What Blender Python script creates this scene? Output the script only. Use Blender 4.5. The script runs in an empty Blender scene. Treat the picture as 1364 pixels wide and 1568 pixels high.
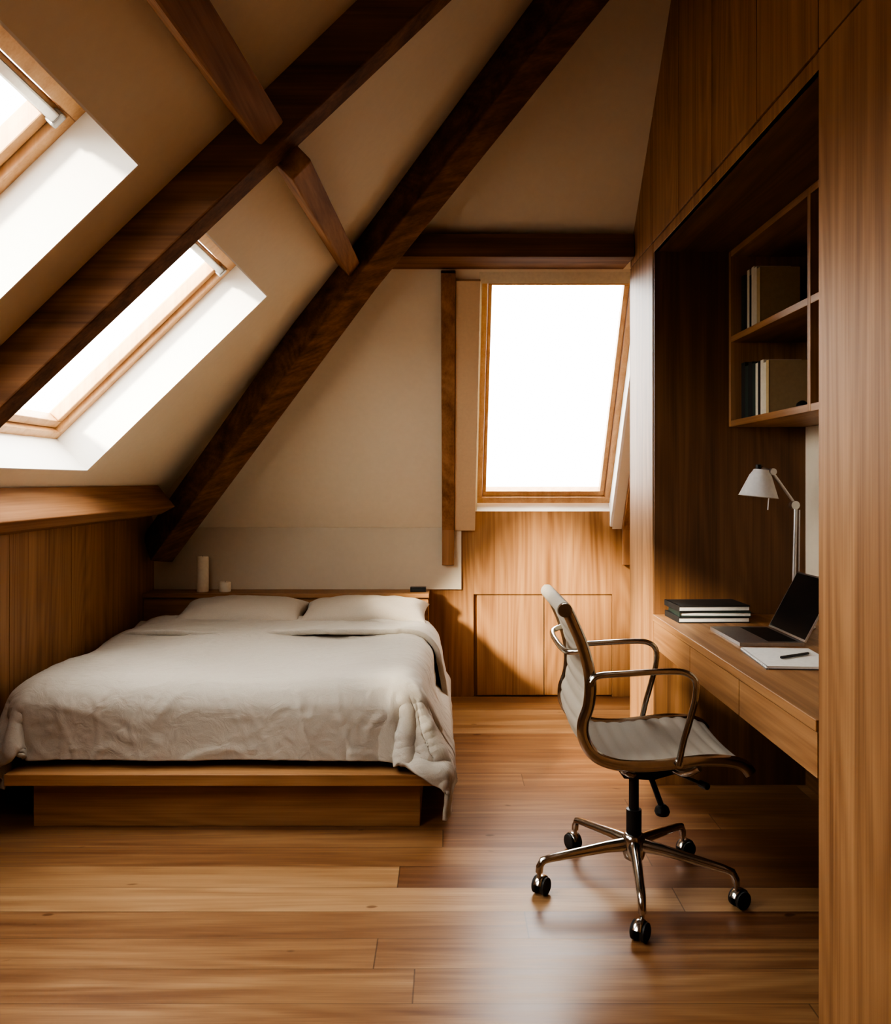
import bpy, bmesh, math, random
from mathutils import Vector, Matrix, noise
random.seed(7)
scene=bpy.context.scene

# ------------------------------------------------------------ materials
def new_mat(name):
    m=bpy.data.materials.new(name); m.use_nodes=True
    nt=m.node_tree; b=nt.nodes['Principled BSDF']
    return m,nt,b
def ramp(nt,fac,stops):
    r=nt.nodes.new('ShaderNodeValToRGB')
    e=r.color_ramp.elements
    e[0].position=stops[0][0]; e[0].color=(*stops[0][1],1)
    e[1].position=stops[-1][0]; e[1].color=(*stops[-1][1],1)
    for p,c in stops[1:-1]:
        n=e.new(p); n.color=(*c,1)
    nt.links.new(fac,r.inputs[0]); return r.outputs[0]
def simple(name,col,rough=.5,metal=0.0,bump=0,bscale=60,coat=0,sheen=0,var=.05):
    m,nt,b=new_mat(name)
    tc=nt.nodes.new('ShaderNodeTexCoord')
    n=nt.nodes.new('ShaderNodeTexNoise'); n.inputs['Scale'].default_value=bscale; n.inputs['Detail'].default_value=5
    nt.links.new(tc.outputs['Object'],n.inputs['Vector'])
    c=ramp(nt,n.outputs[0],[(.3,tuple(x*(1-var) for x in col)),(.7,tuple(min(1,x*(1+var)) for x in col))])
    nt.links.new(c,b.inputs['Base Color'])
    b.inputs['Roughness'].default_value=rough; b.inputs['Metallic'].default_value=metal
    b.inputs['Coat Weight'].default_value=coat; b.inputs['Sheen Weight'].default_value=sheen
    if bump:
        bp=nt.nodes.new('ShaderNodeBump'); bp.inputs['Strength'].default_value=bump; bp.inputs['Distance'].default_value=.004
        nt.links.new(n.outputs[0],bp.inputs['Height']); nt.links.new(bp.outputs[0],b.inputs['Normal'])
    return m
def wood(name,dark,mid,light,axis='Z',rough=.42,s=1.0,bump=.12,cath=.35,spec=.5):
    m,nt,b=new_mat(name); L=nt.links.new
    tc=nt.nodes.new('ShaderNodeTexCoord')
    ai='XYZ'.index(axis)
    def mapped(across,along):
        mp=nt.nodes.new('ShaderNodeMapping'); v=[across]*3; v[ai]=along
        mp.inputs['Scale'].default_value=v; L(tc.outputs['Object'],mp.inputs['Vector']); return mp.outputs[0]
    n1=nt.nodes.new('ShaderNodeTexNoise'); n1.inputs['Scale'].default_value=1; n1.inputs['Detail'].default_value=6; n1.inputs['Distortion'].default_value=.2
    L(mapped(18*s,.4*s),n1.inputs['Vector'])
    n2=nt.nodes.new('ShaderNodeTexNoise'); n2.inputs['Scale'].default_value=1; n2.inputs['Detail'].default_value=5
    L(mapped(130*s,2.2*s),n2.inputs['Vector'])
    n3=nt.nodes.new('ShaderNodeTexNoise'); n3.inputs['Scale'].default_value=1; n3.inputs['Detail'].default_value=1.0
    L(mapped(3.0*s,.35*s),n3.inputs['Vector'])
    mm=nt.nodes.new('ShaderNodeMath'); mm.operation='MULTIPLY'; mm.inputs[1].default_value=130; L(n3.outputs[0],mm.inputs[0])
    sn=nt.nodes.new('ShaderNodeMath'); sn.operation='SINE'; L(mm.outputs[0],sn.inputs[0])
    ma=nt.nodes.new('ShaderNodeMath'); ma.operation='MULTIPLY_ADD'; ma.inputs[1].default_value=.06*cath/.35; L(sn.outputs[0],ma.inputs[0]); L(n1.outputs[0],ma.inputs[2])
    mb=nt.nodes.new('ShaderNodeMath'); mb.operation='MULTIPLY_ADD'; mb.inputs[1].default_value=.5; L(n2.outputs[0],mb.inputs[0]); L(ma.outputs[0],mb.inputs[2])
    mc=nt.nodes.new('ShaderNodeMath'); mc.operation='SUBTRACT'; mc.inputs[1].default_value=.25; L(mb.outputs[0],mc.inputs[0])
    c=ramp(nt,mc.outputs[0],[(.22,dark),(.5,mid),(.80,light)])
    L(c,b.inputs['Base Color']); b.inputs['Roughness'].default_value=rough; b.inputs['Specular IOR Level'].default_value=spec
    bp=nt.nodes.new('ShaderNodeBump'); bp.inputs['Strength'].default_value=bump; bp.inputs['Distance'].default_value=.003
    L(mb.outputs[0],bp.inputs['Height']); L(bp.outputs[0],b.inputs['Normal'])
    return m
PAL=((.215,.098,.037),(.345,.176,.074),(.46,.255,.116))
M_panel=wood('panel_wood_vertical',*PAL,axis='Z',rough=.5,cath=.4)
M_panelY=wood('panel_wood_along_y',*PAL,axis='Y',rough=.45)
M_panelX=wood('panel_wood_along_x',*PAL,axis='X',rough=.45)
NP=((.095,.043,.017),(.155,.072,.029),(.22,.108,.045))  # panel wood darkened: the niche's shade is put into its colour
M_niche=wood('niche_shaded_wood_vertical',*NP,axis='Z',rough=.5)
M_nicheY=wood('niche_shaded_wood_along_y',*NP,axis='Y',rough=.5)
DK=((.090,.039,.016),(.18,.083,.035),(.28,.140,.062))
DK_lit=((.18,.083,.036),(.30,.15,.068),(.42,.225,.110))  # beam wood lightened for the lit beams, light painted into the colour
M_beamX=wood('dark_beam_x',*DK,axis='X',rough=.7,s=.8,bump=.25,spec=.3)
M_beamY=wood('lit_beam_y',*DK_lit,axis='Y',rough=.7,s=.8,bump=.25,spec=.3)
M_beamZ=wood('lit_beam_z',*DK_lit,axis='Z',rough=.65,s=.8,bump=.25,spec=.3)
M_pine=wood('window_pine',(.50,.28,.13),(.60,.36,.185),(.68,.44,.24),axis='Z',rough=.4,s=1.3,cath=.1)
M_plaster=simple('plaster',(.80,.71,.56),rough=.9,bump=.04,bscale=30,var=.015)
M_plaster_shade=simple('plaster_low_shaded',(.66,.585,.46),rough=.9,bump=.04,bscale=30,var=.015)  # same plaster tinted darker, shade below the crease painted in
M_tanpaint=simple('tan_lining',(.70,.53,.35),rough=.6,var=.03)
M_white=simple('white_reveal',(.86,.83,.77),rough=.75,bump=.03,bscale=45,var=.01)
M_chrome=simple('polished_aluminium',(.55,.53,.50),rough=.17,metal=1)
M_steel=simple('brushed_aluminium',(.6,.6,.6),rough=.35,metal=1)
M_black=simple('black_plastic',(.012,.012,.012),rough=.4)
M_rubber=simple('dark_rubber',(.02,.018,.016),rough=.6)
M_pad=simple('seat_fabric',(.38,.335,.265),rough=.8,bump=.2,bscale=400)
M_screen=simple('screen',(.008,.009,.01),rough=.12)
M_paper=simple('paper',(.82,.81,.77),rough=.8)
M_cover=simple('dark_cover',(.022,.022,.022),rough=.6)
M_green=simple('green_cover',(.03,.05,.04),rough=.6)
M_tan=simple('tan_cover',(.50,.37,.19),rough=.7)
M_cream=simple('cream_cover',(.70,.64,.50),rough=.7)
M_candle=simple('candle_wax',(.8,.74,.6),rough=.5)
M_shade=simple('lamp_shade_white',(.75,.75,.74),rough=.35)
M_grey=simple('grey_metal_rail',(.45,.45,.45),rough=.4,metal=.6)
def fabric(name,col,bumpk=1):
    m,nt,b=new_mat(name); L=nt.links.new
    tc=nt.nodes.new('ShaderNodeTexCoord')
    mp=nt.nodes.new('ShaderNodeMapping'); mp.inputs['Scale'].default_value=(1,1.6,1.2); mp.inputs['Rotation'].default_value=(0,0,.5); L(tc.outputs['Object'],mp.inputs[0])
    n=nt.nodes.new('ShaderNodeTexNoise'); n.inputs['Scale'].default_value=11; n.inputs['Detail'].default_value=6; n.inputs['Distortion'].default_value=1.2
    L(mp.outputs[0],n.inputs['Vector'])
    n2=nt.nodes.new('ShaderNodeTexNoise'); n2.inputs['Scale'].default_value=350; L(tc.outputs['Object'],n2.inputs['Vector'])
    c=ramp(nt,n2.outputs[0],[(.3,tuple(x*.88 for x in col)),(.7,col)]); L(c,b.inputs['Base Color'])
    b.inputs['Roughness'].default_value=.95; b.inputs['Sheen Weight'].default_value=.1
    b1=nt.nodes.new('ShaderNodeBump'); b1.inputs['Strength'].default_value=.45*bumpk; b1.inputs['Distance'].default_value=.014; L(n.outputs[0],b1.inputs['Height'])
    b2=nt.nodes.new('ShaderNodeBump'); b2.inputs['Strength'].default_value=.3; b2.inputs['Distance'].default_value=.001; L(n2.outputs[0],b2.inputs['Height']); L(b1.outputs[0],b2.inputs['Normal'])
    L(b2.outputs[0],b.inputs['Normal']); return m
M_linen=fabric('linen_duvet',(.48,.435,.365))
M_pillow=fabric('linen_pillow',(.50,.44,.36),.6)
M_sheet=fabric('white_sheet',(.66,.63,.58))
def glass():
    m=bpy.data.materials.new('window_glass'); m.use_nodes=True; nt=m.node_tree; nt.nodes.clear()
    o=nt.nodes.new('ShaderNodeOutputMaterial'); t=nt.nodes.new('ShaderNodeBsdfTransparent'); g=nt.nodes.new('ShaderNodeBsdfGlossy')
    g.inputs['Roughness'].default_value=.02; t.inputs[0].default_value=(.97,.98,.98,1)
    mx=nt.nodes.new('ShaderNodeMixShader'); mx.inputs[0].default_value=.04; nt.links.new(t.outputs[0],mx.inputs[1]); nt.links.new(g.outputs[0],mx.inputs[2]); nt.links.new(mx.outputs[0],o.inputs[0])
    return m
M_glass=glass()
def floor_mat():
    m,nt,b=new_mat('oak_floor_planks'); L=nt.links.new
    def math_(op,a=None,bb=None,c=None):
        n=nt.nodes.new('ShaderNodeMath'); n.operation=op
        for i,x in enumerate((a,bb,c)):
            if x is None: continue
            if isinstance(x,(int,float)): n.inputs[i].default_value=x
            else: L(x,n.inputs[i])
        return n.outputs[0]
    tc=nt.nodes.new('ShaderNodeTexCoord'); sp=nt.nodes.new('ShaderNodeSeparateXYZ'); L(tc.outputs['Object'],sp.inputs[0])
    W=.165; LEN=3.4
    yr=math_('DIVIDE',sp.outputs[1],W); row=math_('FLOOR',yr); fy=math_('FRACT',yr)
    wn=nt.nodes.new('ShaderNodeTexWhiteNoise'); wn.noise_dimensions='1D'; L(row,wn.inputs['W'])
    xo=math_('MULTIPLY_ADD',wn.outputs[0],7.3,sp.outputs[0]); xr=math_('DIVIDE',xo,LEN); col=math_('FLOOR',xr); fx=math_('FRACT',xr)
    cid=math_('MULTIPLY_ADD',col,17.31,row)
    wn2=nt.nodes.new('ShaderNodeTexWhiteNoise'); wn2.noise_dimensions='1D'; L(cid,wn2.inputs['W'])
    cb=nt.nodes.new('ShaderNodeCombineXYZ'); 
    L(math_('MULTIPLY_ADD',wn2.outputs[0],40,math_('MULTIPLY',sp.outputs[0],.8)),cb.inputs[0]); L(math_('MULTIPLY',sp.outputs[1],13),cb.inputs[1]); L(math_('MULTIPLY',wn2.outputs[0],25),cb.inputs[2])
    n1=nt.nodes.new('ShaderNodeTexNoise'); n1.inputs['Scale'].default_value=1.2; n1.inputs['Detail'].default_value=7; n1.inputs['Distortion'].default_value=.6; L(cb.outputs[0],n1.inputs['Vector'])
    n3=nt.nodes.new('ShaderNodeTexNoise'); n3.inputs['Scale'].default_value=.4; n3.inputs['Detail'].default_value=1; L(cb.outputs[0],n3.inputs['Vector'])
    ring=math_('SINE',math_('MULTIPLY',n3.outputs[0],90))
    fine=nt.nodes.new('ShaderNodeTexNoise'); fine.inputs['Scale'].default_value=1; fine.inputs['Detail'].default_value=4
    mp=nt.nodes.new('ShaderNodeMapping'); mp.inputs['Scale'].default_value=(5,150,1); L(tc.outputs['Object'],mp.inputs[0]); L(mp.outputs[0],fine.inputs['Vector'])
    n1s=math_('MULTIPLY_ADD',math_('SUBTRACT',n1.outputs[0],.5),.8,.5)
    g=math_('MULTIPLY_ADD',ring,.045,n1s); g=math_('MULTIPLY_ADD',fine.outputs[0],.3,g); g=math_('SUBTRACT',g,.15)
    g=math_('MULTIPLY_ADD',math_('SUBTRACT',wn2.outputs[0],.5),.40,g)
    c=ramp(nt,g,[(.22,(.145,.061,.028)),(.42,(.225,.108,.047)),(.60,(.32,.172,.077)),(.82,(.43,.26,.130))])
    kn=nt.nodes.new('ShaderNodeTexNoise'); kn.inputs['Scale'].default_value=6; kn.inputs['Detail'].default_value=0
    mp2=nt.nodes.new('ShaderNodeMapping'); mp2.inputs['Scale'].default_value=(1.6,3.2,1); L(tc.outputs['Object'],mp2.inputs[0]); L(mp2.outputs[0],kn.inputs['Vector'])
    kf=ramp(nt,kn.outputs[0],[(.83,(1,1,1)),(.87,(.45,.35,.28))])
    mk=nt.nodes.new('ShaderNodeMix'); mk.data_type='RGBA'; mk.blend_type='MULTIPLY'; mk.inputs[0].default_value=1; L(c,mk.inputs[6]); L(kf,mk.inputs[7])
    ey=math_('MINIMUM',fy,math_('SUBTRACT',1,fy)); ex=math_('MINIMUM',fx,math_('SUBTRACT',1,fx))
    gy=math_('GREATER_THAN',ey,.008); gx=math_('GREATER_THAN',ex,.0006); gap=math_('MULTIPLY',gx,gy)
    gc=math_('MULTIPLY_ADD',gap,.5,.5)
    mx=nt.nodes.new('ShaderNodeMix'); mx.data_type='RGBA'; mx.blend_type='MULTIPLY'; mx.inputs[0].default_value=1; L(mk.outputs[2],mx.inputs[6]); L(gc,mx.inputs[7])
    L(mx.outputs[2],b.inputs['Base Color'])
    L(math_('MULTIPLY_ADD',g,.15,.27),b.inputs['Roughness'])
    bp=nt.nodes.new('ShaderNodeBump'); bp.inputs['Strength'].default_value=.12; bp.inputs['Distance'].default_value=.003
    L(math_('MULTIPLY_ADD',gap,1.0,math_('MULTIPLY',g,.4)),bp.inputs['Height']); L(bp.outputs[0],b.inputs['Normal'])
    return m
M_floor=floor_mat()

# ------------------------------------------------------------ builders
def group(name,loc):
    e=bpy.data.objects.new(name,None); e.location=loc; e.empty_display_size=.1
    scene.collection.objects.link(e); return e
class MB:
    def __init__(s,name,*mats): s.name=name; s.mats=mats; s.v=[]; s.f=[]; s.m=[]
    def add(s,vs,fs,m=0):
        o=len(s.v); s.v+= [Vector(p) for p in vs]
        for f in fs: s.f.append([i+o for i in f]); s.m.append(m)
    def prism(s,pts,off,m=0):
        n=len(pts); off=Vector(off); vs=[Vector(p) for p in pts]+[Vector(p)+off for p in pts]
        fs=[list(range(n)),list(range(2*n-1,n-1,-1))]+[[i,(i+1)%n,(i+1)%n+n,i+n] for i in range(n)]
        s.add(vs,fs,m); return s
    def box(s,x0,x1,y0,y1,z0,z1,m=0,rot=None):
        c=Vector(((x0+x1)/2,(y0+y1)/2,(z0+z1)/2))
        P=[Vector(p) for p in ((x0,y0,z0),(x1,y0,z0),(x1,y1,z0),(x0,y1,z0))]
        if rot:
            R=Matrix.Rotation(rot,3,'Z'); P=[R@(p-c)+c for p in P]
        return s.prism(P,(0,0,z1-z0),m)
    def beam(s,p0,p1,w,d,up=(0,0,1),m=0):
        p0=Vector(p0);p1=Vector(p1); t=(p1-p0).normalized(); up=Vector(up); side=t.cross(up).normalized(); u=side.cross(t).normalized()
        P=[p0+side*a*w/2+u*b*d/2 for a,b in ((-1,-1),(1,-1),(1,1),(-1,1))]
        return s.prism(P,p1-p0,m)
    def tube(s,pts,r,n=12,m=0,ref=None,b=None,smooth=0):
        pts=[Vector(p) for p in pts]
        if smooth: pts=catmull(pts,smooth)
        N=len(pts); rs=r if isinstance(r,(list,tuple)) else [r]*N
        if len(rs)!=N: rs=[rs[0]+(rs[-1]-rs[0])*i/(N-1) for i in range(N)]
        vs=[]; prev=None
        for i,p in enumerate(pts):
            t=(pts[min(i+1,N-1)]-pts[max(i-1,0)]).normalized()
            if ref is not None: a=Vector(ref); a=(a-t*a.dot(t)).normalized()
            else:
                if prev is None: prev=Vector((0,0,1)) if abs(t.z)<.9 else Vector((1,0,0))
                a=(prev-t*prev.dot(t)).normalized(); prev=a
            c=t.cross(a); rb=rs[i] if b is None else b
            for k in range(n):
                q=2*math.pi*k/n; vs.append(p+a*math.cos(q)*rs[i]+c*math.sin(q)*rb)
        fs=[[i*n+k,i*n+(k+1)%n,(i+1)*n+(k+1)%n,(i+1)*n+k] for i in range(N-1) for k in range(n)]
        fs+=[list(range(n))[::-1],list(range((N-1)*n,N*n))]
        s.add(vs,fs,m); return s
    def lathe(s,c,prof,n=28,m=0,rot=None,cap=True):
        c=Vector(c); vs=[]; R=rot or Matrix.Identity(3)
        for r,z in prof:
            for k in range(n):
                q=2*math.pi*k/n; vs.append(c+R@Vector((r*math.cos(q),r*math.sin(q),z)))
        N=len(prof); fs=[[i*n+k,i*n+(k+1)%n,(i+1)*n+(k+1)%n,(i+1)*n+k] for i in range(N-1) for k in range(n)]
        if cap: fs+=[list(range(n))[::-1],list(range((N-1)*n,N*n))]
        s.add(vs,fs,m); return s
    def build(s,parent=None,bevel=0,smooth=None,seg=2):
        me=bpy.data.meshes.new(s.name); me.from_pydata([tuple(v) for v in s.v],[],s.f)
        for m in s.mats: me.materials.append(m)
        for p,mi in zip(me.polygons,s.m): p.material_index=mi
        bm=bmesh.new(); bm.from_mesh(me); bmesh.ops.recalc_face_normals(bm,faces=bm.faces); bm.to_mesh(me); bm.free()
        if smooth:
            for p in me.polygons: p.use_smooth=True
            me.set_sharp_from_angle(angle=math.radians(smooth))
        o=bpy.data.objects.new(s.name,me); scene.collection.objects.link(o)
        if bevel:
            md=o.modifiers.new('bevel','BEVEL'); md.width=bevel; md.segments=seg; md.limit_method='ANGLE'; md.angle_limit=math.radians(40)
        if parent:
            o.parent=parent; o.matrix_parent_inverse=Matrix.Translation(parent.location).inverted()
        return o
def catmull(P,k):
    P=[Vector(p) for p in P]; out=[]
    for i in range(len(P)-1):
        a=P[max(i-1,0)];b=P[i];c=P[i+1];d=P[min(i+2,len(P)-1)]
        for j in range(k):
            t=j/k; out.append(.5*((2*b)+(c-a)*t+(2*a-5*b+4*c-d)*t*t+(3*b-a-3*c+d)*t**3))
    out.append(P[-1]); return out

# ------------------------------------------------------------ linen : real cloth simulation, done first while the scene is empty
XL=-1.9
def sim_cloth(name,x0f,x1f,y0,y1,z,cell,frames,expand,colliders,seed):
    nx=int((x1f(y0)-x0f(y0))/cell); ny=int((y1-y0)/cell)
    vs=[]
    for j in range(ny+1):
        y=y0+(y1-y0)*j/ny; x1=x1f(y); x0=x0f(y)
        for i in range(nx+1):
            x=x0+(x1-x0)*i/nx
            zz=z+.022*noise.noise(Vector((x*3.5,y*3.5,seed)))+.010*noise.noise(Vector((x*9,y*9,seed)))
            vs.append((x+.012*noise.noise(Vector((x*3,y*3,seed+9))),y,zz))
    fs=[(j*(nx+1)+i,j*(nx+1)+i+1,(j+1)*(nx+1)+i+1,(j+1)*(nx+1)+i) for j in range(ny) for i in range(nx)]
    me=bpy.data.meshes.new(name); me.from_pydata(vs,[],fs); ob=bpy.data.objects.new(name+'_sim',me); scene.collection.objects.link(ob)
    vg=ob.vertex_groups.new(name='pin'); vg.add([ny*(nx+1)+i for i in range(nx+1) if -1.8<vs[ny*(nx+1)+i][0]<-.12],1.0,'REPLACE')
    cols=[]
    for c in colliders:
        mb=MB('collider',); mb.box(*c[:6]); o=mb.build(bevel=c[6],seg=5)
        o.modifiers.new('collision','COLLISION'); o.collision.thickness_outer=.012; o.collision.cloth_friction=25; o.collision.damping=.6
        cols.append(o)
    cl=ob.modifiers.new('cloth','CLOTH'); s=cl.settings
    s.vertex_group_mass='pin'
    s.quality=6; s.mass=.35; s.tension_stiffness=12; s.compression_stiffness=12; s.shear_stiffness=6; s.bending_stiffness=.2
    s.tension_damping=8; s.compression_damping=8; s.shear_damping=8; s.bending_damping=.5; s.air_damping=1.5
    s.shrink_min=-expand; s.shrink_max=-expand
    cl.collision_settings.distance_min=.012; cl.collision_settings.collision_quality=3; cl.collision_settings.use_self_collision=False
    cl.point_cache.frame_start=1; cl.point_cache.frame_end=frames+1
    scene.frame_start=1; scene.frame_end=frames+1
    for f in range(1,frames+1): scene.frame_set(f)
    dg=bpy.context.evaluated_depsgraph_get(); ev=ob.evaluated_get(dg)
    out=bpy.data.meshes.new_from_object(ev)
    bpy.data.objects.remove(ob); 
    for o in cols: bpy.data.objects.remove(o)
    scene.frame_set(1)
    out.name=name
    return out
duvet_me=sim_cloth('duvet',lambda y:-1.95-.10*min(1,max(0,(y-3.5)/.6)),lambda y:.19+.10*min(1,max(0,(y-3.6)/.5)),3.375,5.05,.57,.0195,50,.07,
  [(-1.79,-.13,3.54,5.36,.20,.535,.09),(-1.76,-.03,3.42,5.37,.16,.236,.005),(-2.4,1.5,2.5,5.6,-.3,0,.001)],3.1)

# ------------------------------------------------------------ geometry constants
YF=-1.5; YB=5.6; XC=.95; XR=1.75
LS=.97; LA=3.05
def Lz(x): return LA+LS*x
def P1z(y): return 1.09+1.495*(5.6-y)
def P2z(y): return 2.595+1.05*(4.48-y)
nL=Vector((-LS,0,1)).normalized()
nP1=Vector((0,1.495,1)).normalized()
nP2=Vector((0,1.05,1)).normalized()
def hY(x):
    z=Lz(x); return 5.6-(z-1.09)/1.495
TH=.26
OX0,OX1=-1.654,-.824
OPEN=[(1.15,2.314),(2.79,3.955)]

# ------------------------------------------------------------ shell
fl=MB('floor',M_floor); fl.box(XL-.1,XR+.1,YF-.1,YB+.15,-.1,0); fl.build()

c=MB('ceiling',M_plaster)
def Lp(poly): c.prism([(x,y,Lz(x)) for x,y in poly],nL*TH)
Lp([(-2.02,YF-.1),(OX0,YF-.1),(OX0,hY(OX0)),(-2.02,5.62)])
ys=[YF-.1]+[v for o in OPEN for v in o]
for a,b in ((ys[0],ys[1]),(ys[2],ys[3])): Lp([(OX0,a),(OX1,a),(OX1,b),(OX0,b)])
Lp([(OX0,ys[4]),(OX1,ys[4]),(OX1,hY(OX1)),(OX0,hY(OX0))])
xh1=(2.54-LA)/LS; xh2=(2.6-LA)/LS
def hP2(x): return 4.48-(Lz(x)-2.595)/1.05
Lp([(OX1,YF-.1),(1.0,YF-.1),(1.0,hP2(1.0)),(xh2,4.475),(xh1,4.63),(OX1,hY(OX1))])
def P2p(poly): c.prism([(x,y,P2z(y)) for x,y in poly],nP2*TH)
P2p([(xh2,4.475),(XR+.1,4.475),(XR+.1,hP2(1.0)),(1.0,hP2(1.0))])
c.prism([(xh1,4.63,2.54),(XR+.1,4.63,2.54),(XR+.1,4.475,P2z(4.475)),(xh2,4.475,P2z(4.475))],(0,.15,.2))
WX0,WX1=.17,1.07
def P1p(poly): c.prism([(x,y,P1z(y)) for x,y in poly],nP1*TH)
P1p([((1.09-LA)/LS,5.6),(WX0,5.6),(WX0,4.63),(xh1,4.63)])
P1p([(WX1,5.6),(XR+.1,5.6),(XR+.1,4.63),(WX1,4.63)])
P1p([(WX0,4.66),(WX1,4.66),(WX1,4.63),(WX0,4.63)])
c.build()

w=MB('wall_back',M_plaster_shade)
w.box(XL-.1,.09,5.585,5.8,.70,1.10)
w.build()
wl=MB('wall_back_lower',M_panel)
wl.box(XL-.1,.09,5.6,5.8,0,.70); wl.box(.09,.17,5.6,5.8,0,1.095); wl.box(1.07,XR+.1,5.6,5.8,0,1.095)
wl.box(.17,1.07,5.6,5.8,.665,1.205)
wl.box(.17,1.07,5.625,5.8,0,.665)
wl.build(bevel=.0015)
lw=MB('wall_left',M_panel,M_black)
lw.box(XL-.12,XL-.012,YF-.1,YB+.1,0,1.2,1)
y1=YB
while y1>YF:
    y0=max(YF,y1-.62); lw.box(XL-.02,XL,y0+.002,y1-.002,0,1.2); y1=y0
lw.build()
r=MB('wall_right',M_plaster); r.box(XR,XR+.12,YF-.1,YB+.1,0,4.2); r.build()
f=MB('wall_front',M_panel); f.box(XL-.1,XR+.1,YF-.12,YF,0,4.2); f.build()

# ------------------------------------------------------------ roof windows
def skylight(idx,y0,y1):
    g=group('window_%d'%idx,(( OX0+OX1)/2,(y0+y1)/2,Lz((OX0+OX1)/2)))
    U=Vector((1,0,LS)).normalized(); O=Vector((OX0,y0,Lz(OX0))); H=(OX1-OX0)/U.x; Wd=y1-y0
    def P(u,v,n): return O+U*u+Vector((0,1,0))*v+nL*n
    def bar(mb,u0,u1,v0,v1,n0,n1,m=0):
        mb.prism([P(u0,v0,n0),P(u1,v0,n0),P(u1,v1,n0),P(u0,v1,n0)],nL*(n1-n0),m)
    fr=MB('frame',M_pine)
    t=.045
    bar(fr,0,t,0,Wd,.2,.30); bar(fr,H-t,H,0,Wd,.2,.30); bar(fr,t,H-t,0,t,.2,.30); bar(fr,t,H-t,Wd-t,Wd,.2,.30)
    fr.build(g,bevel=.003)
    sa=MB('sash',M_pine); a=t+.004; s2=.04
    bar(sa,a,a+s2,a,Wd-a,.225,.28); bar(sa,H-a-s2,H-a,a,Wd-a,.225,.28); bar(sa,a+s2,H-a-s2,a,a+s2,.225,.28); bar(sa,a+s2,H-a-s2,Wd-a-s2,Wd-a,.225,.28)
    sa.build(g,bevel=.004)
    gl=MB('glass',M_glass); q=a+s2-.005
    bar(gl,q,H-q,q,Wd-q,.25,.252); gl.build(g)
    bl=MB('ventilation_flap',M_steel,M_grey); bar(bl,H-t-.045,H-t-.015,t+.03,Wd-t-.03,.195,.218); bar(bl,H-t-.052,H-t-.008,t+.01,t+.035,.19,.222,1); bar(bl,H-t-.052,H-t-.008,Wd-t-.035,Wd-t-.01,.19,.222,1); bl.build(g,bevel=.006)
    sc=MB('reveal_lining',M_white)
    e=.006
    bar(sc,0,H,0,e,.0,.2); bar(sc,0,H,Wd-e,Wd,.0,.2); bar(sc,0,e,e,Wd-e,0,.2); bar(sc,H-e,H,e,Wd-e,0,.2)
    sc.build(g)
    la=bpy.data.lights.new('window_%d_portal'%idx,'AREA'); la.shape='RECTANGLE'; la.size=Wd; la.size_y=H
    lo=bpy.data.objects.new('portal',la); scene.collection.objects.link(lo)
    cc=P(H/2,Wd/2,.32); z=nL; x=Vector((0,1,0)); y=z.cross(x)
    mw=Matrix(((x.x,y.x,z.x,cc.x),(x.y,y.y,z.y,cc.y),(x.z,y.z,z.z,cc.z),(0,0,0,1)))
    la.cycles.is_portal=True
    lo.parent=g; lo.matrix_parent_inverse=Matrix.Translation(g.location).inverted(); lo.matrix_world=mw
skylight(3,*OPEN[0]); skylight(2,*OPEN[1])

# back window
g=group('window_1',(.62,5.2,1.9))
U=Vector((0,-1,1.495)).normalized()
def PW(x,u,n):
    o=Vector((x,5.523,1.205)); return o+U*u+nP1*n
def wbar(mb,x0,x1,u0,u1,n0,n1,m=0):
    mb.prism([PW(x0,u0,n0),PW(x1,u0,n0),PW(x1,u1,n0),PW(x0,u1,n0)],nP1*(n1-n0),m)
FH=1.53
fr=MB('frame',M_pine); a0,a1=.19,1.055
wbar(fr,a0,a1,-.01,.035,.11,.2); wbar(fr,a0,a1,FH-.03,FH+.06,.11,.2); wbar(fr,a0,a0+.035,.035,FH-.03,.11,.2); wbar(fr,a1-.035,a1,.035,FH-.03,.11,.2)
fr.build(g,bevel=.003)
sa=MB('sash',M_pine); b0,b1=a0+.038,a1-.038; lo_,hi=.038,FH-.033
wbar(sa,b0,b1,lo_,lo_+.035,.125,.18); wbar(sa,b0,b1,hi-.03,hi,.125,.18); wbar(sa,b0,b0+.022,lo_+.035,hi-.03,.125,.18); wbar(sa,b1-.03,b1,lo_+.035,hi-.03,.125,.18)
sa.build(g,bevel=.003)
gl=MB('glass',M_glass); wbar(gl,b0+.02,b1-.025,lo_+.03,hi-.025,.15,.152); gl.build(g)
si=MB('sill',M_white); si.prism([(WX0,5.60,1.205),(WX0,5.655,1.268),(WX0,5.80,1.18),(WX0,5.74,1.10)],(WX1-WX0,0,0)); 
wbar(si,WX1-.016,WX1,-.12,FH+.02,-.0,.2)
si.build(g)
he=MB('head_lining',M_cream); wbar(he,WX0,WX1,FH-.005,FH+.06,.0,.11); wbar(he,WX0,a0,-.02,FH,.04,.2); he.build(g)
ln=MB('side_lining',M_tanpaint); wbar(ln,.045,.178,-.13,FH+.02,-.03,0.0); ln.build(g,bevel=.002)
la=bpy.data.lights.new('window_1_portal','AREA'); la.shape='RECTANGLE'; la.size=.92; la.size_y=1.62; la.cycles.is_portal=True
lo=bpy.data.objects.new('portal',la); scene.collection.objects.link(lo)
cc=PW(.62,FH/2,.24); z=nP1; x=Vector((-1,0,0)); y=z.cross(x)
mw=Matrix(((x.x,y.x,z.x,cc.x),(x.y,y.y,z.y,cc.y),(x.z,y.z,z.z,cc.z),(0,0,0,1)))
lo.parent=g; lo.matrix_parent_inverse=Matrix.Translation(g.location).inverted(); lo.matrix_world=mw

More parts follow.
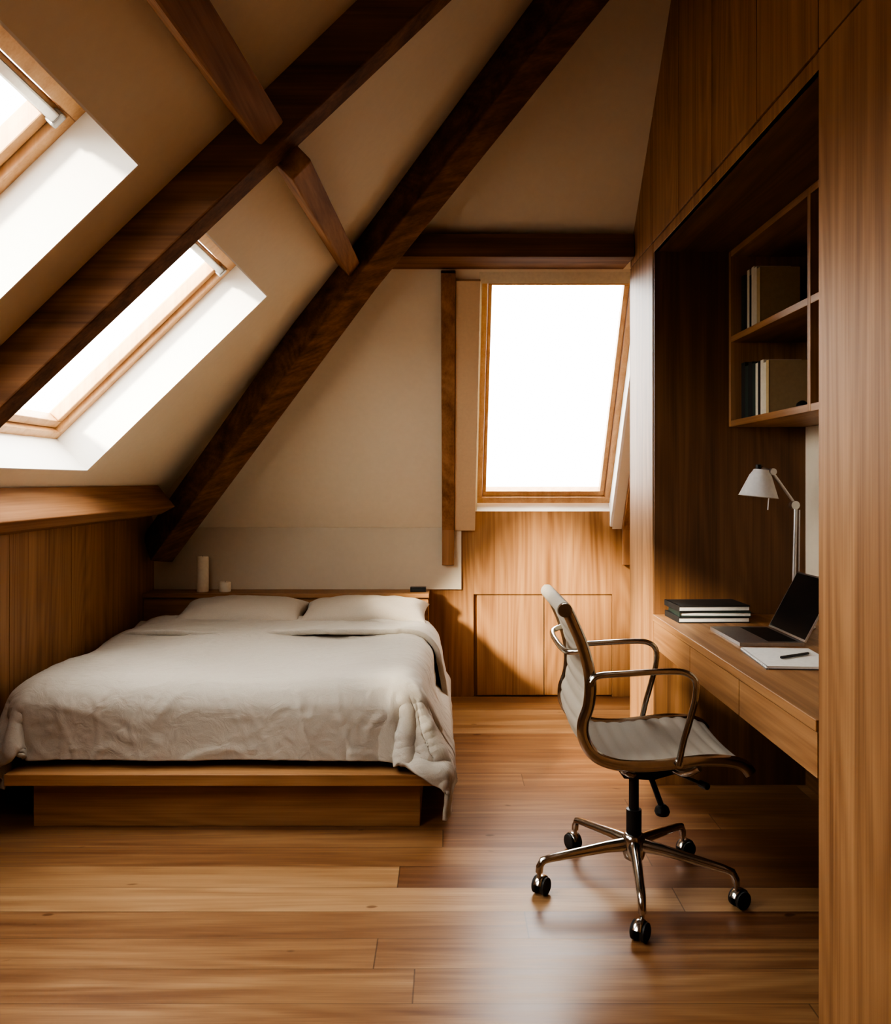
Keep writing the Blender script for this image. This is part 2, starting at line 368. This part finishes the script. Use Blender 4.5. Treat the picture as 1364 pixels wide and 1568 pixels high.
# ------------------------------------------------------------ beams
b=MB('rafter_beam',M_beamX)
d=.229
b.prism([(-1.80,2.5,Lz(-1.80)+.01),(.94,2.5,Lz(.94)+.01),(.94,2.5,Lz(.94)-d),(-1.80,2.5,Lz(-1.80)-d+.06)],(0,.11,0)); b.build(bevel=.006)
b=MB('hip_beam',M_beamX)
j=(-.46,4.43,2.47)
b.beam((-1.83,5.44,.97),j,.15,.20,(.41,-.5,-.76)); b.beam(j,(.83,3.213,3.67),.15,.20,(.41,-.5,-.76)); b.build(bevel=.006)
b=MB('purlin_beam',M_beamY)
b.beam((-.585,.6,2.32),(-.535,2.47,2.43),.095,.10,nL); b.build(bevel=.008)
b=MB('purlin_beam',M_beamY)
b.beam((-.475,2.6,2.375),(-.50,4.36,2.50),.085,.10,nL); b.build(bevel=.008)
b=MB('wall_plate_beam',M_beamY)
b.prism([(-1.899,YF,1.17),(-1.70,YF,1.205),(-1.615,YF,1.25),(-1.718,YF,1.378),(-1.899,YF,1.2)],(0,5.12-YF,0)); b.build(bevel=.006)
b=MB('collar_beam',M_beamX)
b.prism([(-.47,4.36,2.535),(-.47,4.36,2.655),(-.47,4.5,2.60),(-.47,4.66,2.54)],(XC-.004+.47,0,0)); b.build(bevel=.005)
for nm,x0 in (('trim_1',-.035),('trim_2',1.13)):
    b=MB(nm,M_beamZ)
    wbar(b,x0,x0+.078,-.14,1.60,-.045,-.001); 
    b.prism([(x0,5.583,1.10),(x0+.078,5.583,1.10),(x0+.078,5.583,.86),(x0,5.583,.86)],(0,-.035,0)); 
    b.build(bevel=.003)

# ------------------------------------------------------------ eaves cupboard
g=group('eaves_cupboard',(.63,5.61,.33))
for k,(x0,x1) in enumerate(((.19,.628),(.628,1.07))):
    m=MB('cupboard_panel_%d'%(k+1),M_panel); m.box(x0+.0025,x1-.0025,5.602,5.622,.012,.66); m.build(g,bevel=.001)

# ------------------------------------------------------------ joinery on the right
g=group('built_in_wardrobe',(1.35,1.5,1.3))
XW=XR-.003
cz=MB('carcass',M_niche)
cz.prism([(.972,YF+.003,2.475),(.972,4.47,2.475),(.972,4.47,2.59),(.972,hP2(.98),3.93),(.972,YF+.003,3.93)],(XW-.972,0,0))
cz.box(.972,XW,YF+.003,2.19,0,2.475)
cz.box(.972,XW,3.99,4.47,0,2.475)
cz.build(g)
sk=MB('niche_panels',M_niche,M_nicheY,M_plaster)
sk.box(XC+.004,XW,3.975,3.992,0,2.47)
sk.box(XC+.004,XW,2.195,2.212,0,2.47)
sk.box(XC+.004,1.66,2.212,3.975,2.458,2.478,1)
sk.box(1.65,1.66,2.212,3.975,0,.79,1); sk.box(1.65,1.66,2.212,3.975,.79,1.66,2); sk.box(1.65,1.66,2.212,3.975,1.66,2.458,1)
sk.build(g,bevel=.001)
dr=MB('doors',M_panel)
seams=[4.48,4.0,3.55,3.10,2.65,2.21,1.61,1.01,.41,-.19,-.79,YF+.003]
def topz(y): return min(3.86,P2z(y)-.004)
yk=4.48-(3.864-2.595)/1.05
for a,bb in zip(seams[1:],seams[:-1]):
    y0=a+.0025;y1=bb-.0025
    pts=[(XC,y0,2.509),(XC,y1,2.509),(XC,y1,topz(y1))]
    if y0<yk<y1: pts.append((XC,yk,topz(yk)))
    pts.append((XC,y0,topz(y0)))
    dr.prism(pts,(.02,0,0))
lows=[2.21,1.61,1.01,.41,-.19,-.79,YF+.003]
for a,bb in zip(lows[1:],lows[:-1]): dr.box(XC,XC+.02,a+.0025,bb-.0025,.004,2.503)
dr.box(XC,XC+.02,3.995,4.4775,.004,2.503)
dr.box(XC,XW,4.472,4.49,0,2.47)
dr.box(XC+.003,XC+.02,2.212,3.993,2.458,2.503)
dr.build(g,bevel=.001)

g=group('bookshelf',(1.47,3.1,2.05))
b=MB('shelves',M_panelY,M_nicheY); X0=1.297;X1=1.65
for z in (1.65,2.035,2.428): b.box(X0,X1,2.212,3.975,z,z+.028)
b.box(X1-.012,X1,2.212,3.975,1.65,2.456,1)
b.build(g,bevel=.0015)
b=MB('uprights',M_panel)
for y in (3.945,3.08,2.24): b.box(X0-.001,X1,y,y+.028,1.652,2.455)
b.build(g,bevel=.0015)

def books(name,y,z,spec,xf):
    mats=[M_cover,M_green,M_cream,M_tan,M_paper]
    o=MB(name,*mats)
    for t,h,dp,mi,lean in spec:
        x0=xf; 
        o.box(x0,x0+dp,y-t+.0005,y-t+.003,z,z+h,mi); o.box(x0,x0+dp,y-.003,y-.0005,z,z+h,mi); o.box(x0-.002,x0+.002,y-t+.0005,y-.0005,z,z+h,mi)
        o.box(x0+.002,x0+dp-.005,y-t+.003,y-.003,z+.004,z+h-.004,4); y-=t
    return o.build()
books('books',3.94,2.0635,[(.04,.27,.17,1,0),(.035,.26,.17,0,0),(.03,.28,.16,2,0),(.025,.25,.17,0,0),(.035,.28,.16,2,0),(.03,.27,.17,2,0),(.04,.26,.17,3,0)],1.345)
books('books',3.94,1.6785,[(.05,.26,.17,0,0),(.04,.24,.17,1,0),(.05,.25,.17,0,0),(.04,.24,.17,1,0),(.03,.235,.16,2,0),(.03,.24,.16,0,0),(.035,.24,.16,2,0),(.03,.225,.17,2,0),(.03,.23,.17,3,0)],1.345)
b=MB('paperweight',M_black); b.lathe((1.42,3.45,1.6785),[(.001,0),(.02,.001),(.026,.015),(.022,.034),(.008,.044),(.001,.045)],cap=False); b.build(smooth=60)

# ------------------------------------------------------------ desk
g=group('desk',(1.3,3.1,.4))
b=MB('desktop',M_panelY); b.box(.945,1.648,2.213,3.974,.757,.787); b.build(g,bevel=.002)
b=MB('drawer_box',M_panelY); b.box(.97,1.5,2.213,3.974,.645,.756); b.build(g)
b=MB('drawer_fronts',M_panelY)
for y0,y1 in ((3.38,3.974),(2.81,3.38),(2.213,2.81)): b.box(.95,.969,y0+.002,y1-.002,.636,.753)
b.build(g,bevel=.001)

o=MB('notebook_stack',M_cover,M_paper,M_green)
z=.7875
for i,(dx,rot,h,mi) in enumerate(((0,.03,.026,0),(.01,-.04,.022,2),(.0,.05,.026,0))):
    cx=1.15+dx; cy=3.83
    o.box(cx-.155,cx+.155,cy-.105,cy+.105,z,z+.005,mi,rot); o.box(cx-.152,cx+.152,cy-.102,cy+.102,z+.005,z+h-.005,1,rot); o.box(cx-.155,cx+.155,cy-.105,cy+.105,z+h-.005,z+h,mi,rot); o.box(cx-.155,cx-.150,cy-.105,cy+.105,z,z+h,mi,rot); z+=h+.0003
o.build()
g=group('laptop',(1.21,3.38,.79))
b=MB('base',M_steel,M_black); b.box(1.085,1.325,3.20,3.56,.7875,.801); b.box(1.20,1.31,3.225,3.535,.801,.8015,1); b.build(g,bevel=.003)
b=MB('lid',M_steel,M_screen)
P0=Vector((1.325,3.20,.803)); up=Vector((.12,0,.225)); nn=up.cross(Vector((0,1,0))).normalized()
b.prism([P0,P0+Vector((0,.36,0)),P0+Vector((0,.36,0))+up,P0+up],nn*.006 if nn.x>0 else -nn*.006)
q=-nn if nn.x>0 else nn
e=q*.0006
b.prism([P0+e+Vector((0,.006,0))+up*.03,P0+e+Vector((0,.354,0))+up*.03,P0+e+Vector((0,.354,0))+up*.975,P0+e+Vector((0,.006,0))+up*.975],q*-.001,1)
b.build(g)
g=group('spiral_notebook',(1.17,2.96,.79))
b=MB('pages',M_paper,M_cover); b.box(1.05,1.29,2.80,3.12,.7875,.7895,1,-.08); b.box(1.052,1.288,2.802,3.118,.7895,.798,0,-.08); b.build(g)
b=MB('spiral_binding',M_steel)
for i in range(26):
    t=i/25; yy=2.805+t*.31
    cpt=Vector((1.052+ (yy-2.96)*.08,yy,.793))
    b.tube([cpt+Vector((.006*math.cos(a),0,.006*math.sin(a))) for a in [k*math.pi/4 for k in range(9)]],.0008,5)
b.build(g,smooth=60)
b=MB('pen',M_black,M_steel); b.tube([(1.13,2.92,.8035),(1.25,2.99,.8035)],.0048,10); b.tube([(1.25,2.99,.8035),(1.262,2.997,.8035)],[.0046,.001],10,1); b.build(smooth=50)

# desk lamp
g=group('desk_lamp',(1.45,3.62,.8))
b=MB('base',M_steel); b.lathe((1.45,3.62,.7875),[(.001,0),(.085,0),(.088,.006),(.084,.012),(.02,.016),(.012,.03),(.001,.031)],cap=False); b.build(g,smooth=40)
b=MB('arms',M_steel)
b.tube([(1.45,3.62,.81),(1.462,3.62,1.30)],.008,12); b.tube([(1.462,3.62,1.30),(1.362,3.62,1.44)],.0065,12)
b.tube([(1.475,3.62,1.0),(1.478,3.62,1.28)],.003,8)
b.tube([(1.456,3.605,1.30),(1.456,3.635,1.30)],.018,16); b.tube([(1.362,3.60,1.44),(1.362,3.64,1.44)],.014,16)
b.tube([(1.362,3.62,1.44),(1.325,3.62,1.455),(1.31,3.62,1.44)],.007,10)
b.tube([(1.355,3.62,1.43),(1.345,3.62,1.28)],.0025,8)
b.build(g,smooth=50)
b=MB('shade',M_shade)
R=Matrix.Rotation(math.radians(6),3,'Y')
b.lathe((1.305,3.62,1.335),[(.082,0),(.079,.004),(.045,.09),(.035,.105),(.030,.115),(.001,.117),(.001,.113),(.028,.111),(.042,.088),(.078,.0)],rot=R,cap=False)
b.build(g,smooth=50)
b=MB('switch_knob',M_black); b.lathe((1.305,3.62,1.452),[(.001,0),(.012,0),(.012,.018),(.001,.02)],16,cap=False); b.build(g,smooth=50)

# ------------------------------------------------------------ bed
g=group('bed',(-.9,4.4,.2))
b=MB('platform',M_panelX); b.box(-1.76,-.03,3.42,5.37,.190,.236); b.build(g,bevel=.003)
b=MB('plinth',M_panelX); b.box(-1.68,-.111,3.50,5.37,0,.190); b.build(g,bevel=.002)
b=MB('mattress',M_sheet); b.box(-1.77,-.14,3.59,5.36,.237,.51); b.build(g,bevel=.06,seg=5)
b=MB('headboard',M_panelX); b.box(XL+.004,-.12,5.38,5.583,0,.675); b.box(XL+.004,-.115,5.36,5.583,.675,.70); b.build(g,bevel=.002)

def finish_cloth(me,name,thick,amp):
    bm=bmesh.new(); bm.from_mesh(me)
    bmesh.ops.subdivide_edges(bm,edges=bm.edges,cuts=1,use_grid_fill=True,smooth=.6)
    bm.normal_update()
    up=sum(f.normal.z for f in bm.faces)
    if up<0: bmesh.ops.reverse_faces(bm,faces=bm.faces); bm.normal_update()
    bm.verts.index_update()
    N={v.index:v.normal.copy() for v in bm.verts}
    for v in bm.verts:
        q=v.co.copy(); n=N[v.index]
        side=min(1,max(0,(1-n.z)*1.6)); k=.45+.75*side
        wq=q+.12*Vector((noise.noise(q*2.3),noise.noise(q*2.3+Vector((7,2,0))),noise.noise(q*2.3+Vector((0,3,9)))))
        a1=wq.x*.8+wq.y*.6; a2=-wq.x*.6+wq.y*.8
        r1=max(0,1-abs(noise.noise(Vector((a1*2.0,a2*6.5,wq.z*3))))*6)
        r2=max(0,1-abs(noise.noise(Vector((wq.x*8.5,wq.y*3.0,wq.z*2.2+4))))*5.5)
        r3=max(0,1-abs(noise.noise(Vector((wq.x*14,wq.y*11,wq.z*13+2))))*6)
        mk=max(0,min(1,.5+1.1*noise.noise(q*1.7+Vector((3,1,2)))))
        v.co=q+n*(amp*(.5+noise.noise(q*1.9))+k*(.006*r1*r1*(1-mk*.5)+.0085*r2*r2*mk+.0035*r3*r3*mk))
        v.co.x=max(v.co.x,XL+.014)
    bm.to_mesh(me); bm.free()
    for p in me.polygons: p.use_smooth=True
    me.materials.clear(); me.materials.append(M_linen)
    o=bpy.data.objects.new(name,me); scene.collection.objects.link(o)
    sb=o.modifiers.new('sub','SUBSURF'); sb.levels=1; sb.render_levels=1
    md=o.modifiers.new('solid','SOLIDIFY'); md.thickness=thick; md.offset=-.2
    o.parent=g; o.matrix_parent_inverse=Matrix.Translation(g.location).inverted()
    return o
finish_cloth(duvet_me,'duvet',.018,.030)

def duvet(name,cx0,cx1,cy0,cy1,eL,eR,eF,eB,top,nu,nv,puff,seed,thick,r=.14,foldamp=.03):
    vs=[];meta=[]
    us=[cx0-eL+(cx1-cx0+eL+eR)*i/nu for i in range(nu+1)]
    vv=[cy0-eF+(cy1-cy0+eF+eB)*i/nv for i in range(nv+1)]
    for y in vv:
        for x in us:
            wob=.018*noise.noise(Vector((x*1.6,y*1.6,seed)))
            y_=y+.03*noise.noise(Vector((x*2.2,seed,0)))
            dx=(x-cx1) if x>cx1 else (x-cx0 if x<cx0 else 0); dy=(y-cy0) if y<cy0 else (max(0,y-cy1))
            if dy>0: dy*=.6
            dd=math.hypot(dx,dy)
            px=min(max(x,cx0),cx1); py=min(max(y,cy0),cy1)
            if dd>1e-6:
                ux,uy=dx/dd,dy/dd; d2=dd*(1+.05*noise.noise(Vector((x*2.5,y*2.5,seed+4))))
                if d2<r*math.pi/2: hx=r*math.sin(d2/r); dz=r*(1-math.cos(d2/r))
                else:
                    ex=d2-r*math.pi/2; hx=r+ex*.16; dz=r+ex*.985
                per=(px-py)*1.0 + math.atan2(uy,ux)*.22
                amp=foldamp*min(1,dz/.35)
                hx+=amp*(math.sin(per*11+3.5*noise.noise(Vector((per*1.5,seed,0))))*.6+.9*noise.noise(Vector((per*4,dz*1.2,seed))))
                px+=ux*hx; py+=uy*hx; z=top-dz
            else: dz=0; z=top
            vs.append(Vector((px,py+(y_-y),z+wob))); meta.append(dz)
    n1=nu+1
    fs=[[j*n1+i,j*n1+i+1,(j+1)*n1+i+1,(j+1)*n1+i] for j in range(nv) for i in range(nu)]
    me=bpy.data.meshes.new(name); me.from_pydata([tuple(v) for v in vs],[],fs)
    me.update()
    bm=bmesh.new(); bm.from_mesh(me); bm.normal_update(); bm.verts.ensure_lookup_table()
    norms=[v.normal.copy() for v in bm.verts]
    S=Vector((seed,seed*.7,0))
    for i,v in enumerate(bm.verts):
        p=v.co; q=Vector((p.x,p.y,p.z))
        wq=q+.13*Vector((noise.noise(q*2.3+S),noise.noise(q*2.3+S*2),0))
        a1=wq.x*.8+wq.y*.6; a2=-wq.x*.6+wq.y*.8
        r1=max(0,1-abs(noise.noise(Vector((a1*1.8,a2*5.0,wq.z*2+seed))))*6)
        r3=max(0,1-abs(noise.noise(Vector((wq.x*13,wq.y*9,wq.z*7+seed))))*5)
        dsp=puff*(.018*noise.noise(q*1.8+Vector((seed,3,1)))+.007*r1*r1+.003*r3*r3)
        v.co=p+norms[i]*dsp
        v.co.x=max(v.co.x,XL+.012)
    bm.to_mesh(me); bm.free()
    if sum(p.normal.z for p in me.polygons)<0: me.flip_normals()
    for p in me.polygons: p.use_smooth=True
    me.materials.append(M_linen)
    o=bpy.data.objects.new(name,me); scene.collection.objects.link(o)
    md=o.modifiers.new('solid','SOLIDIFY'); md.thickness=thick; md.offset=-1
    sb=o.modifiers.new('sub','SUBSURF'); sb.levels=1; sb.render_levels=1
    o.parent=g; o.matrix_parent_inverse=Matrix.Translation(g.location).inverted()
    return o
duvet('duvet_turnback',-1.66,-.20,4.60,5.04,.26,.50,.03,.10,.608,220,80,.8,8.4,.030,r=.16,foldamp=.012)

def pillow(name,cx,cy,cz,w_,d_,h_,tilt,seed):
    vs=[];fs=[];n=36
    for side in (1,-1):
        for j in range(n+1):
            for i in range(n+1):
                u=-1+2*i/n; v=-1+2*j/n
                e=(1-abs(u)**2.6)*(1-abs(v)**2.6); e=max(e,0)**.42
                pin=1-.07*(1-abs(v)**2)*abs(u)**3 ; pin2=1-.07*(1-abs(u)**2)*abs(v)**3
                x=u*w_/2*pin; y=v*d_/2*pin2; z=side*e*h_/2*(1 if side>0 else .8)
                p=Vector((x,y,z)); 
                if e>0.02: p.z+=side*(.014*noise.noise(Vector((x*6,y*6,seed)))+.008*noise.noise(Vector((x*15,y*15,seed))))*e
                p=Matrix.Rotation(tilt,3,'X')@p
                vs.append(p+Vector((cx,cy,cz)))
    N=(n+1)**2
    for s_ in (0,1):
        for j in range(n):
            for i in range(n):
                a=s_*N+j*(n+1)+i; fs.append([a,a+1,a+n+2,a+n+1])
    o=MB(name,M_pillow); o.add(vs,fs)
    ob=o.build(g,smooth=80)
    bm=bmesh.new(); bm.from_mesh(ob.data); bmesh.ops.remove_doubles(bm,verts=bm.verts,dist=.0008); bmesh.ops.recalc_face_normals(bm,faces=bm.faces); bm.to_mesh(ob.data); bm.free()
pillow('pillow_1',-1.22,5.14,.605,.76,.42,.19,math.radians(9),1)
pillow('pillow_2',-.49,5.14,.605,.76,.42,.19,math.radians(9),5)

b=MB('pillar_candle',M_candle,M_black); b.lathe((-1.552,5.47,.7005),[(.001,0),(.036,0),(.037,.004),(.037,.215),(.034,.222),(.02,.216),(.001,.214)],cap=False); b.tube([(-1.552,5.47,.91),(-1.552,5.47,.93)],.0012,6,1); b.build(smooth=50)
b=MB('votive_candle',M_candle,M_black); b.lathe((-1.41,5.47,.7005),[(.001,0),(.034,0),(.036,.004),(.036,.058),(.033,.062),(.02,.057),(.001,.056)],cap=False); b.tube([(-1.41,5.47,.752),(-1.41,5.47,.768)],.0012,6,1); b.build(smooth=50)
b=MB('alarm_clock',M_black,M_screen); b.box(-.235,-.135,5.44,5.49,.7005,.73); b.box(-.23,-.14,5.4385,5.44,.704,.727,1); b.build(bevel=.004)

# ------------------------------------------------------------ office chair
CX,CY=.643,2.975
g=group('office_chair',(CX,CY,0))
prof=[(.378,.992),(.396,.955),(.430,.873),(.452,.78),(.449,.695),(.430,.63),(.436,.575),(.474,.525),(.545,.500),(.64,.497),(.73,.506),(.82,.515),(.895,.512),(.94,.498),(.962,.472)]
P3=catmull([(x,0,z) for x,z in prof],10)
HW=.235
b=MB('sling_upholstery',M_pad)
acc=[0]
for i in range(1,len(P3)): acc.append(acc[-1]+(P3[i]-P3[i-1]).length)
vs=[];nw=10;N=len(P3)
for side in (1,-1):
    for i,p in enumerate(P3):
        t=(P3[min(i+1,N-1)]-P3[max(i-1,0)]).normalized(); nrm=Vector((-t.z,0,t.x))
        if nrm.z<0 and abs(t.x)>.5: nrm=-nrm
        rib=abs(math.sin(acc[i]/.048*math.pi))**.6*.006
        for k in range(nw+1):
            v=-1+2*k/nw; sag=-.010*(1-v*v)
            vs.append(Vector((p.x,CY+v*(HW-.006),p.z))+nrm*(sag+side*(.004+rib)))
NN=N*(nw+1)
fs=[]
for s_ in (0,1):
    for i in range(N-1):
        for k in range(nw):
            a=s_*NN+i*(nw+1)+k; fs.append([a,a+1,a+nw+2,a+nw+1])
for i in range(N-1):
    for k in (0,nw):
        a=i*(nw+1)+k; fs.append([a,a+nw+1,a+nw+1+NN,a+NN])
for i in (0,N-1):
    for k in range(nw):
        a=i*(nw+1)+k; fs.append([a,a+1,a+1+NN,a+NN])
b.add(vs,fs); b.build(g,smooth=70)
b=MB('headrest_roll',M_pad,M_chrome)
b.tube([(.372,CY-HW-.004,.992),(.372,CY+HW+.004,.992)],.024,20)
for s_ in (-1,1): b.tube([(.372,CY+s_*(HW+.004),.992),(.372,CY+s_*(HW+.018),.992)],.022,20,1)
b.build(g,smooth=50)
b=MB('side_rails',M_chrome)
for s_ in (-1,1):
    b.tube([(p.x,CY+s_*(HW+.006),p.z) for p in P3],.0085,12,ref=(0,1,0),b=.019)
b.tube([(.425,CY-HW,.86),(.385,CY-HW+.05,.85),(.375,CY,.85),(.385,CY+HW-.05,.85),(.425,CY+HW,.86)],.010,12,smooth=6)
b.tube([(.56,CY-HW,.482),(.60,CY-HW+.05,.455),(.62,CY,.448),(.60,CY+HW-.05,.455),(.56,CY+HW,.482)],.013,12,smooth=6)
b.tube([(.80,CY-HW,.49),(.76,CY-HW+.05,.458),(.74,CY,.448),(.76,CY+HW-.05,.458),(.80,CY+HW,.49)],.013,12,smooth=6)
b.build(g,smooth=60)
b=MB('armrests',M_chrome)
for s_ in (-1,1):
    A=[(.452,.765),(.475,.786),(.56,.793),(.68,.80),(.745,.797),(.780,.772),(.782,.72),(.762,.64),(.742,.57),(.728,.505)]
    b.tube([(x,CY+s_*(HW+.022),z) for x,z in A],.012,12,ref=(0,1,0),b=.010,smooth=6)
    for x,z in ((.452,.765),(.73,.508)): b.tube([(x,CY+s_*(HW),z),(x,CY+s_*(HW+.03),z)],.012,12)
b.build(g,smooth=60)
b=MB('tilt_mechanism',M_black)
b.prism([(.56,CY-.05,.445),(.80,CY-.05,.445),(.77,CY-.05,.405),(.70,CY-.05,.385),(.60,CY-.05,.39)],(0,.10,0))
b.tube([(.70,CY+.05,.42),(.80,CY-.16,.425),(.82,CY-.2,.425)],.006,8); b.tube([(.815,CY-.19,.425),(.83,CY-.225,.425)],.011,12)
b.tube([(.70,CY+.02,.39),(.745,CY+.03,.27)],.010,12); b.lathe((.748,CY+.03,.235),[(.001,0),(.022,.002),(.027,.015),(.022,.03),(.01,.04),(.001,.041)],cap=False)
b.build(g,bevel=.003)
b=MB('gas_lift',M_black); b.lathe((CX,CY,.16),[(.026,0),(.026,.11),(.017,.112),(.017,.235),(.03,.24),(.03,.26)]); b.build(g,smooth=40)
b=MB('star_base',M_chrome)
b.lathe((CX,CY,.095),[(.022,0),(.034,.008),(.040,.03),(.040,.075),(.034,.088),(.028,.092)]); 
legs=[46,118,190,262,334]
for a in legs:
    a=math.radians(a); D=Vector((math.cos(a),math.sin(a),0)); S=Vector((-D.y,D.x,0)); C=Vector((CX,CY,0))
    secs=[(.02,.150,.021,.024),(.10,.146,.018,.019),(.22,.132,.015,.015),(.30,.122,.014,.013),(.325,.116,.013,.013),(.336,.098,.0125,.013),(.338,.078,.0125,.0125)]
    vs=[]
    for i,(rr,zz,wd,ht) in enumerate(secs):
        for k in range(12):
            q=2*math.pi*k/12
            dn=Vector((0,0,1)) if i<4 else (.6*D+Vector((0,0,.8)) if i==4 else D)
            vs.append(C+D*rr+Vector((0,0,zz))+S*math.cos(q)*wd+dn*math.sin(q)*ht)
    n=12; fs=[[i*n+k,i*n+(k+1)%n,(i+1)*n+(k+1)%n,(i+1)*n+k] for i in range(len(secs)-1) for k in range(n)]+[list(range(n))[::-1],list(range((len(secs)-1)*n,len(secs)*n))]
    b.add(vs,fs)
b.build(g,smooth=60)
b=MB('casters',M_rubber,M_chrome)
for i,a in enumerate(legs):
    a=math.radians(a); C=Vector((CX+.338*math.cos(a),CY+.338*math.sin(a),0))
    b.tube([C+Vector((0,0,.085)),C+Vector((0,0,.05))],.007,10,1)
    ca=random.uniform(0,6.28) if i else .4; Dx=Vector((math.cos(ca),math.sin(ca),0)); Sx=Vector((-Dx.y,Dx.x,0)); W=C+Dx*.014+Vector((0,0,.0292))
    for s_ in (-1,1):
        b.tube([W+Sx*s_*.007,W+Sx*s_*.011,W+Sx*s_*.022,W+Sx*s_*.026],[.025,.029,.029,.022],20,0)
    hd=[W+Dx*math.cos(t)*.032+Vector((0,0,math.sin(t)*.032)) for t in [math.radians(v) for v in (20,50,80,110,140,165)]]
    b.tube(hd,.014,10,1,ref=tuple(Sx),b=.004)
b.build(g,smooth=50)

# ------------------------------------------------------------ light & world
wd=bpy.data.worlds.new('overcast_sky'); scene.world=wd; wd.use_nodes=True
nt=wd.node_tree; bg=nt.nodes['Background']; bg.inputs[1].default_value=1
tc=nt.nodes.new('ShaderNodeTexCoord'); sp=nt.nodes.new('ShaderNodeSeparateXYZ'); nt.links.new(tc.outputs['Generated'],sp.inputs[0])
mr=nt.nodes.new('ShaderNodeMapRange'); mr.inputs[1].default_value=-.04; mr.inputs[2].default_value=.07; mr.inputs[3].default_value=2.0; mr.inputs[4].default_value=12; nt.links.new(sp.outputs[2],mr.inputs[0])
nt.links.new(mr.outputs[0],bg.inputs[1]); bg.inputs[0].default_value=(1.0,.985,.96,1)
sd=Vector((1.482,1.645,-1.046))
sl=bpy.data.lights.new('sun','SUN'); sl.energy=13; sl.angle=math.radians(6); sl.color=(1,.88,.70)
so=bpy.data.objects.new('sun',sl); scene.collection.objects.link(so); so.rotation_euler=sd.to_track_quat('-Z','Y').to_euler(); so.location=(-6,-6,6)

# ------------------------------------------------------------ camera
cam=bpy.data.cameras.new('camera'); co=bpy.data.objects.new('camera',cam); scene.collection.objects.link(co)
co.location=(0,0,1.4); co.rotation_euler=(math.radians(90),0,0)
cam.sensor_fit='VERTICAL'; cam.sensor_height=36; cam.sensor_width=36; cam.lens=36*1320/1568
cam.shift_x=-3/1568; cam.shift_y=-47/1568; cam.clip_start=.05
scene.camera=co
scene.view_settings.view_transform='AgX'
scene.view_settings.look='AgX - High Contrast'
scene.view_settings.exposure=0.05
